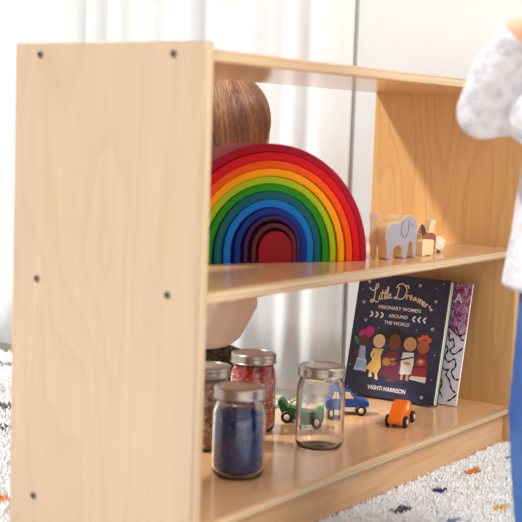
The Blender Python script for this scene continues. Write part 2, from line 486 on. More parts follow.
def grains(name, c, top, n, size, mats, label, cat, round_=True, seed=1, core=.9):
    rnd = random.Random(seed); R = .0322; nm = len(mats)
    bm = bmesh.new()
    lathe(bm, [(0, .0058), (R * .84, .0064), (R * core, .013), (R * core, min(top, .084)), (R * core * .85, top - .002), (0, top - .002)], 32)
    V = [v.co.copy() for v in bm.verts]; bm.verts.index_update()
    F = [tuple(v.index for v in f.verts) for f in bm.faces]; MI = [nm - 1] * len(F); bm.free()
    if round_: tv, tf = unit_sphere(7, 5)
    else:
        tv = [(x * .75, y * .75, z * .75) for z in (-1, 1) for y in (-1, 1) for x in (-1, 1)]
        tf = [(0, 2, 3, 1), (4, 5, 7, 6), (0, 1, 5, 4), (2, 6, 7, 3), (0, 4, 6, 2), (1, 3, 7, 5)]
    for k in range(n):
        if rnd.random() < .86:
            a = rnd.uniform(0, 2 * PI); z = rnd.uniform(.009, top)
            rr = R - size * .7 if z < .082 else (R - size * .7) * (1 - .12 * (z - .082) / .02)
            if z < .012: rr *= .93
        else:
            a = rnd.uniform(0, 2 * PI); z = top - rnd.uniform(0, .002); rr = R * .85 * math.sqrt(rnd.random())
        s = size * rnd.uniform(.75, 1.15)
        M = Matrix.Translation((rr * math.cos(a), rr * math.sin(a), z)) @ Matrix.Rotation(rnd.uniform(0, 6.28), 4, 'Z') @ Matrix.Rotation(rnd.uniform(0, 3.1), 4, 'X') @ Matrix.Diagonal((s, s * rnd.uniform(.6, 1), s * rnd.uniform(.5, .95), 1))
        b = len(V); V.extend(M @ Vector(v) for v in tv); F.extend(tuple(b + i for i in f) for f in tf)
        MI.extend([rnd.randrange(nm)] * len(tf))
    me = bpy.data.meshes.new(name); me.from_pydata(V, [], F); me.update()
    for m in mats: me.materials.append(m)
    me.polygons.foreach_set('material_index', MI)
    if round_: me.polygons.foreach_set('use_smooth', [True] * len(MI))
    o = link(name, me)
    o.location = (*c, ZB1)
    tag(o, label, cat, None, 'stuff')
grains('blue_grains', JB, .083, 1500, .0019, [mat('blue_a', srgb(36, 74, 150), .5), mat('blue_b', srgb(24, 52, 116), .5), mat('blue_c', srgb(58, 100, 176), .5), mat('blue_d', srgb(30, 60, 128), .5)],
       'dark blue coarse grains filling the front glass jar', 'filling', True, 2)
grains('red_pieces', JR, .0995, 620, .0040, [mat('red_a', srgb(226, 60, 36), .16), mat('red_b', srgb(206, 36, 26), .12), mat('red_c', srgb(240, 92, 58), .14), mat('red_d', srgb(250, 186, 160), .15), mat('red_e', srgb(212, 44, 28), .2)],
       'red glossy glittering pieces filling the rear glass jar', 'filling', False, 4)
grains('beige_pieces', JW, .0985, 420, .0050, [mat('beige_a', srgb(232, 190, 152), .5), mat('beige_b', srgb(212, 162, 122), .5), mat('beige_c', srgb(176, 124, 88), .5)],
       'beige rounded pieces filling the half hidden glass jar', 'filling', True, 6)

# ------------------------------------------------------------------ toy cars
M_tyre = mat('black_tyre', srgb(26, 24, 24), .45)
M_hub = mat('cream_hub', srgb(222, 204, 178), .5)
def car(label, prof, width, loc, rotz, paint, wheels, wr, extras):
    c = thing('toy_car', label, 'toy car', loc, rotz, 'small wooden cars on the bottom shelf')
    bm = bmesh.new(); prism(bm, prof, -width / 2, width / 2)
    b = obj('body', bm, paint, c); bevel_mod(b, .0014, 3, 35)
    for nm, poly, m, y0, y1 in extras:
        bm = bmesh.new(); prism(bm, poly, y0, y1); o = obj(nm, bm, m, c); bevel_mod(o, .0004, 2, 40)
    for wx in wheels:
        for s in (-1, 1):
            bm = bmesh.new()
            lathe(bm, [(0, -.0028), (wr - .0012, -.0028), (wr, -.0016), (wr, .0016), (wr - .0012, .0028), (wr * .62, .0030), (wr * .58, .0022), (0, .0022)], 28)
            bm.transform(Matrix.Rotation(-s * PI / 2, 4, 'X'))
            w = obj('wheel', bm, M_tyre, c, True); w.location = (wx, s * (width / 2 + .0030), wr)
            w.data.polygons.foreach_set('use_smooth', [False] * len(w.data.polygons))
            bm = bmesh.new()
            lathe(bm, [(0, .0020), (wr * .50, .0020), (wr * .46, .0032), (wr * .2, .0036), (0, .0036)], 20)
            bm.transform(Matrix.Rotation(-s * PI / 2, 4, 'X'))
            obj('hub', bm, M_hub, w, True)
    return c
# orange wedge coupe, nose towards the near panel
og = mat('orange_paint', srgb(240, 112, 16), .35)
car('small orange wooden car in front of the navy picture book', smooth_poly([(-.036, .005), (-.0375, .013), (-.030, .021), (-.012, .0345), (-.004, .0375), (.010, .0375), (.019, .033), (.030, .025), (.0345, .021), (.035, .006)], 1),
    .0225, (.6395, .0775, ZB1), math.radians(14), og, (-.0225, .0225), .0092,
    [('side_window', [(-.010, .024), (.0, .034), (.008, .034), (.012, .024)], M_pine, -.0116, .0116),
     ('rear_window', [(.014, .024), (.0135, .033), (.017, .031), (.026, .024)], mat('orange_red_paint', srgb(214, 84, 30), .4), -.0115, .0115)])
# blue sedan
bl = mat('blue_paint', srgb(14, 72, 150), .35); wh = mat('cream_stripe', srgb(226, 218, 204), .5)
bdir = math.atan2(-.80, .60)
car('blue and cream wooden car behind the empty clear jar', smooth_poly([(-.034, .0125), (-.035, .024), (-.022, .026), (-.016, .040), (.004, .0405), (.013, .0275), (.030, .0255), (.0345, .021), (.0345, .0125)], 1),
    .024, (.6462, .179, ZB1), bdir, bl, (-.020, .021), .0088,
    [('chassis', [(-.035, .006), (-.035, .0128), (.0345, .0128), (.0345, .006)], wh, -.0118, .0118),
     ('side_window', [(-.019, .027), (-.0140, .0375), (-.007, .0378), (-.007, .027)], M_pine, -.01245, .01245),
     ('side_window', [(-.005, .027), (-.005, .0378), (.0022, .0378), (.0095, .027)], M_pine, -.01245, .01245)])
# green open-topped car
gn = mat('green_paint', srgb(20, 84, 26), .35); lm = mat('lime_trim', srgb(120, 176, 44), .4)
gdir = math.atan2(-.0435, .0217)
car('green wooden open-topped car behind the empty clear jar', smooth_poly([(-.024, .005), (-.031, .014), (-.039, .033), (-.033, .037), (-.027, .0335), (-.022, .0235), (-.002, .0225), (.020, .0225), (.028, .030), (.034, .030), (.036, .020), (.035, .005)], 1),
    .025, (.546, .2015, ZB1), gdir, gn, (-.0215, .0245), .0095,
    [('windscreen_frame', [(-.024, .0235), (-.0125, .0365), (-.0035, .0385), (-.004, .0365), (-.0115, .0345), (-.0205, .0232)], lm, -.0122, .0122),
     ('seat_top', [(.016, .0222), (.025, .0315), (.033, .0322), (.0335, .0302), (.027, .0292), (.0185, .0222)], lm, -.0110, .0110)])

# ------------------------------------------------------------------ books
def frame(o, org, u, v):
    u = Vector(u).normalized(); v = Vector(v).normalized(); n = u.cross(v).normalized(); v = n.cross(u)
    M = Matrix(((u.x, v.x, n.x, org[0]), (u.y, v.y, n.y, org[1]), (u.z, v.z, n.z, org[2]), (0, 0, 0, 1)))
    o.matrix_world = M
    o.location = M.to_translation(); o.rotation_euler = M.to_euler()
BW, BH, BT = .1725, .2120, .0180
bk = thing('picture_book', 'navy hardback picture book with five illustrated children, leaning in the corner', 'book')
frame(bk, (.7765, .2640, ZB1 + .0043), (.020, -.9998, 0), (.2242, .0045, .9745))
navy = mat('navy_cover', srgb(38, 38, 66), .38); t = NT(navy)
sp = t.noise(t.coords((60, 60, 60)), 1, 3)
t.l(t.ramp(sp, [(.35, srgb(30, 30, 54)), (.7, srgb(48, 46, 80))]), t.b.inputs['Base Color'])
cream = mat('cream_print', srgb(238, 222, 198), .5); white = mat('white_print', srgb(248, 246, 244), .5)
bm = box(0, BW, 0, BH, -.0026, 0, .0008, 2); obj('front_cover', bm, navy, bk)
bm = box(0, BW, 0, BH, -BT, -BT + .0026, .0008, 2); obj('back_cover', bm, navy, bk)
bm = box(-.001, .003, 0, BH, -BT, 0, .0012, 2); obj('spine', bm, navy, bk)
bm = bmesh.new()
add_box(bm, .003, BW - .004, .003, BH - .003, -BT + .0027, -.0027)
pg = mat('page_edges', srgb(216, 222, 200), .7); t = NT(pg)
t.l(t.ramp(t.noise(t.coords((2, 2, 1500)), 1, 1), [(.35, srgb(176, 186, 160)), (.6, srgb(226, 230, 212))]), t.b.inputs['Base Color'])
obj('pages', bm, pg, bk)
bm = bmesh.new(); add_box(bm, .002, BW - .0012, .0012, BH - .0012, -.0036, -.0026); add_box(bm, .002, BW - .0012, .0012, BH - .0012, -BT + .0026, -BT + .0036)
obj('endpaper', bm, mat('pale_green_endpaper', srgb(206, 222, 190), .6), bk)

def cr(pts, n=5):
    """Catmull-Rom through 2D points"""
    P = [pts[0]] + list(pts) + [pts[-1]]; out = []
    for i in range(1, len(P) - 2):
        for k in range(n):
            s = k / n; a, b, c, d = P[i - 1], P[i], P[i + 1], P[i + 2]
            out.append(tuple(.5 * (2 * b[j] + (c[j] - a[j]) * s + (2 * a[j] - 5 * b[j] + 4 * c[j] - d[j]) * s * s + (3 * b[j] - a[j] - 3 * c[j] + d[j]) * s ** 3) for j in (0, 1)))
    out.append(tuple(pts[-1])); return out
title = [[(21.5, 186.2), (28.4, 182.0), (36.7, 186.4), (38.2, 192.0), (34.9, 193.6), (33.4, 186.0), (33.8, 173.8), (32.5, 164.1), (28.8, 160.7), (27.0, 163.8), (30.9, 165.8), (38.0, 162.2), (42.2, 164.2)],
 [(43.6, 174.7), (43.0, 167.9), (46.3, 168.2)], [(44.0, 178.6), (44.3, 179.4)], [(47.6, 184.7), (47.8, 169.7), (50.4, 169.2)], [(44.4, 177.5), (51.5, 179.9)], [(53.6, 185.0), (53.2, 170.3), (55.7, 169.7)], [(50.3, 177.9), (57.6, 179.7)],
 [(55.6, 170.0), (58.2, 183.0), (58.3, 189.3), (56.4, 188.3), (57.7, 172.1), (60.6, 170.7)], [(60.7, 173.7), (64.2, 176.3), (63.1, 178.9), (60.8, 176.5), (62.5, 171.7), (68.3, 173.1)],
 [(78.7, 192.3), (77.4, 180.8), (74.8, 171.6), (71.8, 172.1), (74.9, 174.4), (81.4, 171.2), (89.0, 173.9), (93.7, 184.6), (90.9, 193.5), (83.6, 198.2), (76.4, 195.3), (73.8, 189.7)], [(88.8, 195.2), (94.9, 195.4), (97.3, 190.9)],
 [(95.3, 171.8), (95.7, 179.4), (99.7, 178.5)], [(101.6, 174.3), (104.7, 177.1), (103.6, 179.7), (101.4, 177.3), (103.4, 172.6), (106.7, 173.8)],
 [(111.7, 177.0), (108.7, 175.9), (109.4, 171.7), (112.3, 173.6), (112.3, 177.0), (114.2, 170.8)], [(117.3, 168.2), (117.6, 175.2), (120.4, 174.1), (120.7, 167.5), (121.9, 173.7), (124.8, 172.4), (124.7, 166.0)],
 [(126.5, 167.3), (130.0, 168.7), (128.7, 171.5), (126.2, 169.1), (127.6, 164.4), (131.2, 165.1)], [(132.7, 161.8), (133.1, 167.7), (136.8, 166.5)], [(142.2, 165.2), (139.5, 164.1), (141.7, 161.1), (145.9, 158.9), (141.7, 157.7)]]
bm = bmesh.new()
for st_ in title:
    tube(bm, [(x / 1000, y / 1000, .0001) for x, y in cr(st_)], .00100, 6, flat=.35)
obj('title_lettering', bm, mat('rose_gold_print', srgb(250, 226, 200), .4), bk)

def text_mesh(s, size, off=.010):
    cu = bpy.data.curves.new('lettering', 'FONT'); cu.body = s; cu.size = size; cu.extrude = .00012; cu.align_x = 'LEFT'; cu.offset = size * off
    o = bpy.data.objects.new('lettering', cu); COL.objects.link(o)
    dg = bpy.context.evaluated_depsgraph_get(); dg.update()
    me = bpy.data.meshes.new_from_object(o.evaluated_get(dg)); bpy.data.objects.remove(o)
    return me
def text_on(par, s, u0, u1, v0, cap, m, z=.0001, off=.010):
    me = text_mesh(s, .01, off)
    xs = [v.co.x for v in me.vertices]; ys = [v.co.y for v in me.vertices]
    sx = (u1 - u0) / (max(xs) - min(xs)); sy = cap / (max(ys) - min(ys)); x0, y0 = min(xs), min(ys)
    for v in me.vertices: v.co = (u0 + (v.co.x - x0) * sx, v0 + (v.co.y - y0) * sy, z + v.co.z)
    me.materials.clear()
    return link('printed_lettering', me, m, par)
text_on(bk, 'VISIONARY WOMEN', .0436, .1250, .1516, .0062, white)
text_on(bk, 'AROUND', .0665, .1022, .1384, .0058, white)
text_on(bk, 'THE WORLD', .0598, .1080, .1260, .0060, white)
text_on(bk, 'VASHTI HARRISON', .0458, .1182, .0120, .0072, white, off=.002)
bm = bmesh.new()
def flat_poly(bm, pts, z, mi=0):
    a = [bm.verts.new((x / 1000, y / 1000, z)) for x, y in pts]; b = [bm.verts.new((x / 1000, y / 1000, z - .0003)) for x, y in pts]
    n = len(pts)
    f = bm.faces.new(a); f.material_index = mi
    for k in range(n):
        g_ = bm.faces.new((a[k], b[k], b[(k + 1) % n], a[(k + 1) % n])); g_.material_index = mi
def oval(cx, cy, rx, ry, n=18, rot=0):
    return [(cx + rx * math.cos(2 * PI * k / n) * math.cos(rot) - ry * math.sin(2 * PI * k / n) * math.sin(rot), cy + rx * math.cos(2 * PI * k / n) * math.sin(rot) + ry * math.sin(2 * PI * k / n) * math.cos(rot)) for k in range(n)]
for x0, x1, yv, s in ((29, 59, 140.5, 1), (110, 140, 140.0, -1)):   # laurel sprigs either side
    for k in range(3):
        x = x0 + (x1 - x0) * (k + .45) / 3
        for q in (-1, 1): flat_poly(bm, oval(x, yv + q * 2.5, 4.0, 1.5, 12, s * -q * .75), .0003)
def star(cx, cy, r):
    return [(cx + (r if k % 2 == 0 else r * .45) * math.sin(PI * k / 5), cy + (r if k % 2 == 0 else r * .45) * math.cos(PI * k / 5)) for k in range(10)]
for k, (x, y) in enumerate([(19.9, 196.5), (14.9, 160.0), (23.4, 129.1), (117.7, 198.2), (150.6, 173.9), (151.5, 126.8), (122.5, 122.0), (149.5, 10.8), (6.2, 48.9), (52.8, 49.8), (148.0, 196.1), (9.3, 181.9), (51.0, 117.9), (8.9, 97.7), (162.0, 83.9), (40.6, 206.7), (160.0, 204.7), (163.0, 42.0), (7.3, 10.8)]):
    big = k in (0, 1, 2, 3, 4, 5, 7)
    P = star(x, y, 3.6 if big else 1.2)
    if big:
        Q = star(x, y, 1.9); a = [bm.verts.new((p[0] / 1000, p[1] / 1000, .0003)) for p in P]; b = [bm.verts.new((p[0] / 1000, p[1] / 1000, .0003)) for p in Q]
        for i in range(10): bm.faces.new((a[i], a[(i + 1) % 10], b[(i + 1) % 10], b[i]))
    else: flat_poly(bm, P, .0003)
# five plain generic children in simple dresses, printed on the cover
art = [white]
def amat(*c):
    m = mat('ink_%02x%02x%02x' % c, srgb(*c), .5); art.append(m); return len(art) - 1
S1, S2, S3, S4, S5 = amat(92, 48, 36), amat(236, 196, 160), amat(120, 60, 34), amat(206, 150, 104), amat(176, 92, 62)
PINK, SKYB, HAIR, YEL, MAR, GUI, WHT, RED_, ORG, GRN, DMAR = amat(196, 36, 120), amat(150, 180, 214), amat(30, 20, 22), amat(218, 178, 84), amat(104, 22, 56), amat(176, 112, 48), amat(228, 224, 220), amat(156, 44, 48), amat(222, 96, 48), amat(50, 130, 80), amat(128, 26, 48)
z = .0003
flat_poly(bm, oval(12.5, 92, 4, 7, 14, .5), z, GRN)
flat_poly(bm, oval(26, 104, 11.5, 9, 20), z, PINK); flat_poly(bm, oval(35, 111, 8.5, 8), z + .0001, PINK)
flat_poly(bm, oval(26.5, 94, 9, 9.5), z + .0002, S1)
flat_poly(bm, [(18, 84), (31, 84), (33, 66), (37, 58), (38, 40), (14, 41), (17, 58), (20, 68)], z + .0001, SKYB); flat_poly(bm, [(13, 78), (19, 84), (21, 80), (17, 70), (21, 64), (18, 62), (12, 70)], z + .0002, S1)
flat_poly(bm, oval(55.7, 100, 12.5, 12), z, HAIR); flat_poly(bm, oval(55.7, 95.5, 11.5, 12), z + .0002, S2)
flat_poly(bm, [(46, 82), (66, 83), (62, 70), (66, 52), (60, 38), (36, 46), (47, 62), (49, 70)], z + .0001, YEL)
flat_poly(bm, [(47, 82), (42, 70), (49, 62), (51, 65), (46, 70), (50, 79)], z + .0002, S2); flat_poly(bm, [(45, 42), (49, 41), (52, 33), (44, 32)], z, S2); flat_poly(bm, [(56, 40), (60, 40), (63, 29), (57, 30)], z, S2)
flat_poly(bm, oval(85.5, 104, 19, 16.5, 26), z, HAIR); flat_poly(bm, oval(85.4, 97, 11.5, 14), z + .0002, S3)
flat_poly(bm, [(74, 80), (97, 80), (103, 62), (104, 32), (64, 38), (70, 58)], z + .0001, MAR)
flat_poly(bm, oval(75, 62, 8, 7), z + .0003, GUI); flat_poly(bm, oval(87, 64, 6.5, 6), z + .00032, GUI); flat_poly(bm, [(88, 66), (124, 77), (124.5, 75), (89, 62.5)], z + .0004, HAIR)
flat_poly(bm, oval(86, 63, 6, 3), z + .00045, S3); flat_poly(bm, [(78, 33), (94, 33), (93, 30), (79, 30)], z, S3)
flat_poly(bm, oval(115, 104, 13, 10.5), z, HAIR); flat_poly(bm, oval(114.7, 97, 12, 12), z + .0002, S4)
flat_poly(bm, [(104, 82), (124, 83), (126, 64), (124, 46), (100, 44), (101, 62)], z + .0001, WHT)
flat_poly(bm, oval(114, 64, 7, 3), z + .00045, S4); flat_poly(bm, [(105, 45), (110, 45), (109, 35), (105, 35)], z, S4); flat_poly(bm, [(115, 45), (120, 45), (120, 35), (115, 35)], z, S4)
flat_poly(bm, oval(139, 101, 13, 11), z, HAIR); flat_poly(bm, oval(139.8, 95, 11, 11.5), z + .0002, S5)
for ax, ay in ((131, 107), (137, 111), (143, 111.5), (149, 107)): flat_poly(bm, oval(ax, ay, 4.2, 4.2, 12), z + .0003, ORG)
flat_poly(bm, [(131, 83), (149, 83), (153, 64), (150, 56), (129, 55), (129, 66)], z + .0001, DMAR); flat_poly(bm, [(128, 58), (151, 59), (153, 44), (124, 43)], z + .0002, RED_)
flat_poly(bm, [(124, 44), (153, 45), (152, 35), (122, 38)], z + .0003, WHT); flat_poly(bm, oval(139, 69, 8, 6), z + .0003, S5); flat_poly(bm, oval(139, 70, 3, 3), z + .0004, YEL)
for fx, fy in ((55.7, 93.5), (85.4, 95), (114.7, 95), (139.8, 93.5), (26.5, 92.5)):
    for q in (-1, 1):
        flat_poly(bm, [(fx + q * 4.5 - 2, fy + 1.0), (fx + q * 4.5, fy - .2), (fx + q * 4.5 + 2, fy + 1.0), (fx + q * 4.5, fy - 1.0)], z + .0005, HAIR)
    flat_poly(bm, [(fx - 2.2, fy - 5.2), (fx, fy - 6.2), (fx + 2.2, fy - 5.2), (fx, fy - 7.2)], z + .0005, RED_)
for k_ in range(4): flat_poly(bm, [(13.5 + k_ * 6.2, 41), (17 + k_ * 6.2, 47), (20 + k_ * 6.2, 41), (17 + k_ * 6.2, 43)], z + .0003, WHT)
flat_poly(bm, [(18, 62), (35, 61), (35, 58.5), (18, 59.5)], z + .0003, WHT)
obj('cover_illustration', bm, art, bk)

# second, paler book just behind
b2 = thing('paperback_book', 'purple and white patterned paperback standing behind the navy picture book', 'book')
B2W, B2H, B2T = .188, .2085, .005
frame(b2, (.8130, .0677 + B2W, ZB1 + .0018), (.018, -.9998, 0), (.222, .004, .975))
bm = box(0, B2W, .001, B2H - .001, -B2T + .0006, -.0006, .0003); obj('pages', bm, mat('white_pages', srgb(236, 234, 228), .7), b2)
cv = mat('patterned_cover', srgb(226, 226, 236), .4); t = NT(cv)
tc = t.n('ShaderNodeTexCoord'); sep = t.n('ShaderNodeSeparateXYZ'); t.l(tc.outputs['Object'], sep.inputs[0])
nz = t.noise(t.coords((1, 1, 1)), 45, 4, .6)
vv = t.math('ADD', sep.outputs['Y'], t.math('MULTIPLY', nz, .03))
n2 = t.noise(t.coords((1.0, .5, 1)), 190, 4, .7, .6)
colr = t.ramp(n2, [(.30, srgb(40, 26, 70)), (.40, srgb(140, 40, 90)), (.46, srgb(200, 70, 90)), (.50, srgb(96, 84, 160)), (.56, srgb(222, 196, 216)), (.62, srgb(120, 60, 130)), (.7, srgb(200, 60, 70))])
fade = t.ramp(vv, [(.128, (0, 0, 0, 1)), (.146, (1, 1, 1, 1))])
t.l(t.mix(fade, srgb(226, 226, 238), colr), t.b.inputs['Base Color'])
bm = box(0, B2W, 0, B2H, -.0006, 0, .0002, 1); obj('front_cover', bm, cv, b2)
bm = box(0, B2W, 0, B2H, -B2T, -B2T + .0006, .0002, 1); obj('back_cover', bm, cv, b2)
bm = box(-.0004, .0003, 0, B2H, -B2T, 0); obj('spine', bm, cv, b2)
ink = mat('black_ink', srgb(22, 20, 28), .5)
bm = bmesh.new()
for st_ in ([(150, 118), (157, 122), (160, 108), (166, 112), (170, 100), (164, 92), (172, 86), (186, 98)], [(146, 104), (154, 100), (160, 92), (156, 80), (164, 72), (174, 78), (178, 66), (172, 56), (180, 44), (187, 46)],
            [(150, 74), (152, 64), (160, 58), (166, 60), (163, 50), (170, 42), (176, 28), (184, 22)], [(152, 132), (162, 128), (176, 118), (187, 124)], [(168, 134), (175, 122), (182, 112), (187, 112)], [(172, 6), (180, 12), (187, 20)], [(153, 44), (158, 34), (155, 22), (162, 12)]):
    tube(bm, [(x / 1000, y / 1000, .0002) for x, y in cr(st_)], [.0009 + .0010 * math.sin(.7 * k) ** 2 for k in range(len(cr(st_)))], 5, flat=.3)
obj('ink_swirls', bm, ink, b2)
text_on(b2, 'A', .1585, .1735, .1735, .0165, white, .0003)

# ------------------------------------------------------------------ shag rug
rugm = mat('rug_yarn', srgb(238, 235, 232), .9); t = NT(rugm)
tc = t.n('ShaderNodeTexCoord'); nzv = t.n('ShaderNodeTexNoise'); nzv.inputs['Scale'].default_value = 60; nzv.inputs['Detail'].default_value = 2
t.l(tc.outputs['Object'], nzv.inputs['Vector'])
wob = t.n('ShaderNodeVectorMath', operation='MULTIPLY_ADD'); wob.inputs[1].default_value = (.022, .022, 0); wob.inputs[2].default_value = (-.011, -.011, 0)
t.l(nzv.outputs['Color'], wob.inputs[0])
pos = t.n('ShaderNodeVectorMath', operation='ADD'); t.l(tc.outputs['Object'], pos.inputs[0]); t.l(wob.outputs[0], pos.inputs[1])
col = t.ramp(t.noise(t.coords((40, 40, 4)), 1, 2), [(.3, srgb(240, 238, 238)), (.7, srgb(252, 251, 250))])
SPOTS = [(.668, -.036, .024, .011, (226, 130, 34)), (.5385, -.046, .017, .009, (56, 58, 110)), (.414, -.048, .022, .011, (96, 94, 100)), (.515, -.152, .020, .012, (222, 192, 104)),
         (.790, -.042, .014, .006, (150, 150, 152)), (.417, -.129, .016, .009, (150, 166, 200)), (.08, -.10, .018, .012, (226, 136, 40)), (.20, -.30, .02, .012, (104, 102, 108)),
         (.81, 1.13, .02, .03, (90, 92, 98)), (.52, .824, .02, .02, (100, 100, 105)), (.405, .705, .02, .016, (90, 92, 98)), (.105, .40, .02, .014, (226, 136, 40)),
         (.5, -.5, .02, .012, (60, 62, 112)), (.8, -.3, .02, .012, (226, 136, 40)), (.1, -.5, .02, .012, (216, 190, 112))]
for (sx, sy, ra, rb, c) in SPOTS:
    sub = t.n('ShaderNodeVectorMath', operation='SUBTRACT'); sub.inputs[1].default_value = (sx, sy, 0); t.l(pos.outputs[0], sub.inputs[0])
    mul = t.n('ShaderNodeVectorMath', operation='MULTIPLY'); mul.inputs[1].default_value = (1 / ra, 1 / rb, 0); t.l(sub.outputs[0], mul.inputs[0])
    ln = t.n('ShaderNodeVectorMath', operation='LENGTH'); t.l(mul.outputs[0], ln.inputs[0])
    mask = t.ramp(ln.outputs['Value'], [(.8, (1, 1, 1, 1)), (.98, (0, 0, 0, 1))])
    col = t.mix(mask, col, srgb(*c))
t.l(col, t.b.inputs['Base Color'])
rug = thing('shag_rug', 'white shaggy rug with scattered coloured flecks under the bookcase', 'rug', (0, 0, 0))
bm = bmesh.new(); add_box(bm, -.55, .93, -.95, 1.95, -.0148, RUG_B)
obj('backing', bm, rugm, rug)
def pile(regions):
    rnd = random.Random(11); V = []; F = []
    for (x0, x1, y0, y1, n, hgt, wd) in regions:
        for _ in range(n):
            x, y = rnd.uniform(x0, x1), rnd.uniform(y0, y1)
            if -.003 < x < L + .003 and -.001 < y < D + .003: 
                if not (T + .003 < x < L - T - .003 and y < .0085): continue
            a = rnd.uniform(0, 2 * PI); h = hgt * rnd.uniform(.75, 1.12); w = wd * rnd.uniform(.7, 1.2)
            lx, ly = rnd.gauss(0, .0058), rnd.gauss(0, .0058)
            if -.02 < x < L + .02 and y < 0 and y + ly > -.001: ly = -abs(ly)
            if y > D and y + ly < D + .002: ly = abs(ly)
            ca, sa = math.cos(a) * w, math.sin(a) * w
            b = len(V)
            for s, k in ((0, 1.0), (.55, 1.15), (1.0, .55)):
                px, py, pz = x + lx * s * s, y + ly * s * s, RUG_B + h * (s - .12 * s * s * (abs(lx) + abs(ly)) / .009)
                V.append((px + ca * k, py + sa * k, pz)); V.append((px - .5 * ca * k - .87 * sa * k, py - .5 * sa * k + .87 * ca * k, pz)); V.append((px - .5 * ca * k + .87 * sa * k, py - .5 * sa * k - .87 * ca * k, pz))
            for q in (0, 3):
                for k in range(3):
                    F.append((b + q + k, b + q + (k + 1) % 3, b + q + 3 + (k + 1) % 3, b + q + 3 + k))
            F.append((b + 6, b + 7, b + 8))
    me = bpy.data.meshes.new('pile'); me.from_pydata(V, [], F); me.update()
    for p in me.polygons: p.use_smooth = True
    return link('pile', me, rugm, rug)
pl = pile([(.18, .925, -.22, .009, 34000, .0150, .0022), (-.5, .18, -.3, .3, 7000, .015, .0024), (.0, .925, -.8, -.22, 14000, .015, .0024), (-.3, .925, .29, 1.5, 24000, .015, .0028)])
tag(pl, None, None, None, 'stuff')

# ------------------------------------------------------------------ people
M_skin = mat('skin', srgb(226, 168, 138), .5); M_skin.node_tree.nodes['Principled BSDF'].inputs['Subsurface Weight'].default_value = .08
M_skin.node_tree.nodes['Principled BSDF'].inputs['Subsurface Radius'].default_value = (.01, .004, .002)
M_lip = mat('lips', srgb(196, 110, 100), .45)
M_eyew = mat('eye_white', srgb(240, 238, 234), .25); M_iris = mat('iris', srgb(62, 42, 30), .2)
def hairmat(name, a, b, c):
    m = mat(name, b, .42); t = NT(m)
    n_ = t.noise(t.coords((1, 1, 1), out='UV'), 1, 2)
    at = t.n('ShaderNodeAttribute'); at.attribute_name = 'tone'
    t.l(t.ramp(at.outputs['Fac'], [(0, a), (.5, b), (1, c)]), t.b.inputs['Base Color'])
    return m
M_hair = hairmat('brown_hair', srgb(84, 52, 34), srgb(132, 88, 58), srgb(186, 138, 98))
def head_chains(c):
    x, y, z = c
    return [[((x, y - .006, z + .012), (.070, .080, .076))], [((x, y + .022, z - .030), (.052, .050, .050))], [((x, y + .038, z - .056), (.028, .026, .020))],
            [((x - .036, y + .042, z - .034), (.022, .022, .022))], [((x + .036, y + .042, z - .034), (.022, .022, .022))],
            [((x, y + .074, z - .018), (.009, .012, .009)), ((x, y + .070, z - .004), (.007, .008, .008))],
            [((x - .070, y - .004, z - .012), (.008, .014, .020))], [((x + .070, y - .004, z - .012), (.008, .014, .020))]]
def face(par, c):
    x, y, z = c
    for s in (-1, 1):
        bm = bmesh.new(); ellipsoid(bm, Vector((x + s * .027, y + .0655, z + .0)), (.0105, .007, .0085)); e = obj('eye', bm, M_eyew, par, True)
        bm = bmesh.new(); ellipsoid(bm, Vector((x + s * .027, y + .0715, z + .0)), (.0058, .0022, .0058)); obj('iris', bm, M_iris, e, True)
        bm = bmesh.new(); tube(bm, [(x + s * .015, y + .070, z + .018), (x + s * .027, y + .069, z + .022), (x + s * .038, y + .063, z + .018)], [.001, .0018, .001], 6); obj('eyebrow', bm, M_hair, par, True)
    bm = bmesh.new(); tube(bm, [(x - .014, y + .0665, z - .041), (x, y + .072, z - .043), (x + .014, y + .0665, z - .041)], [.0015, .0040, .0015], 8); obj('lips', bm, M_lip, par, True)
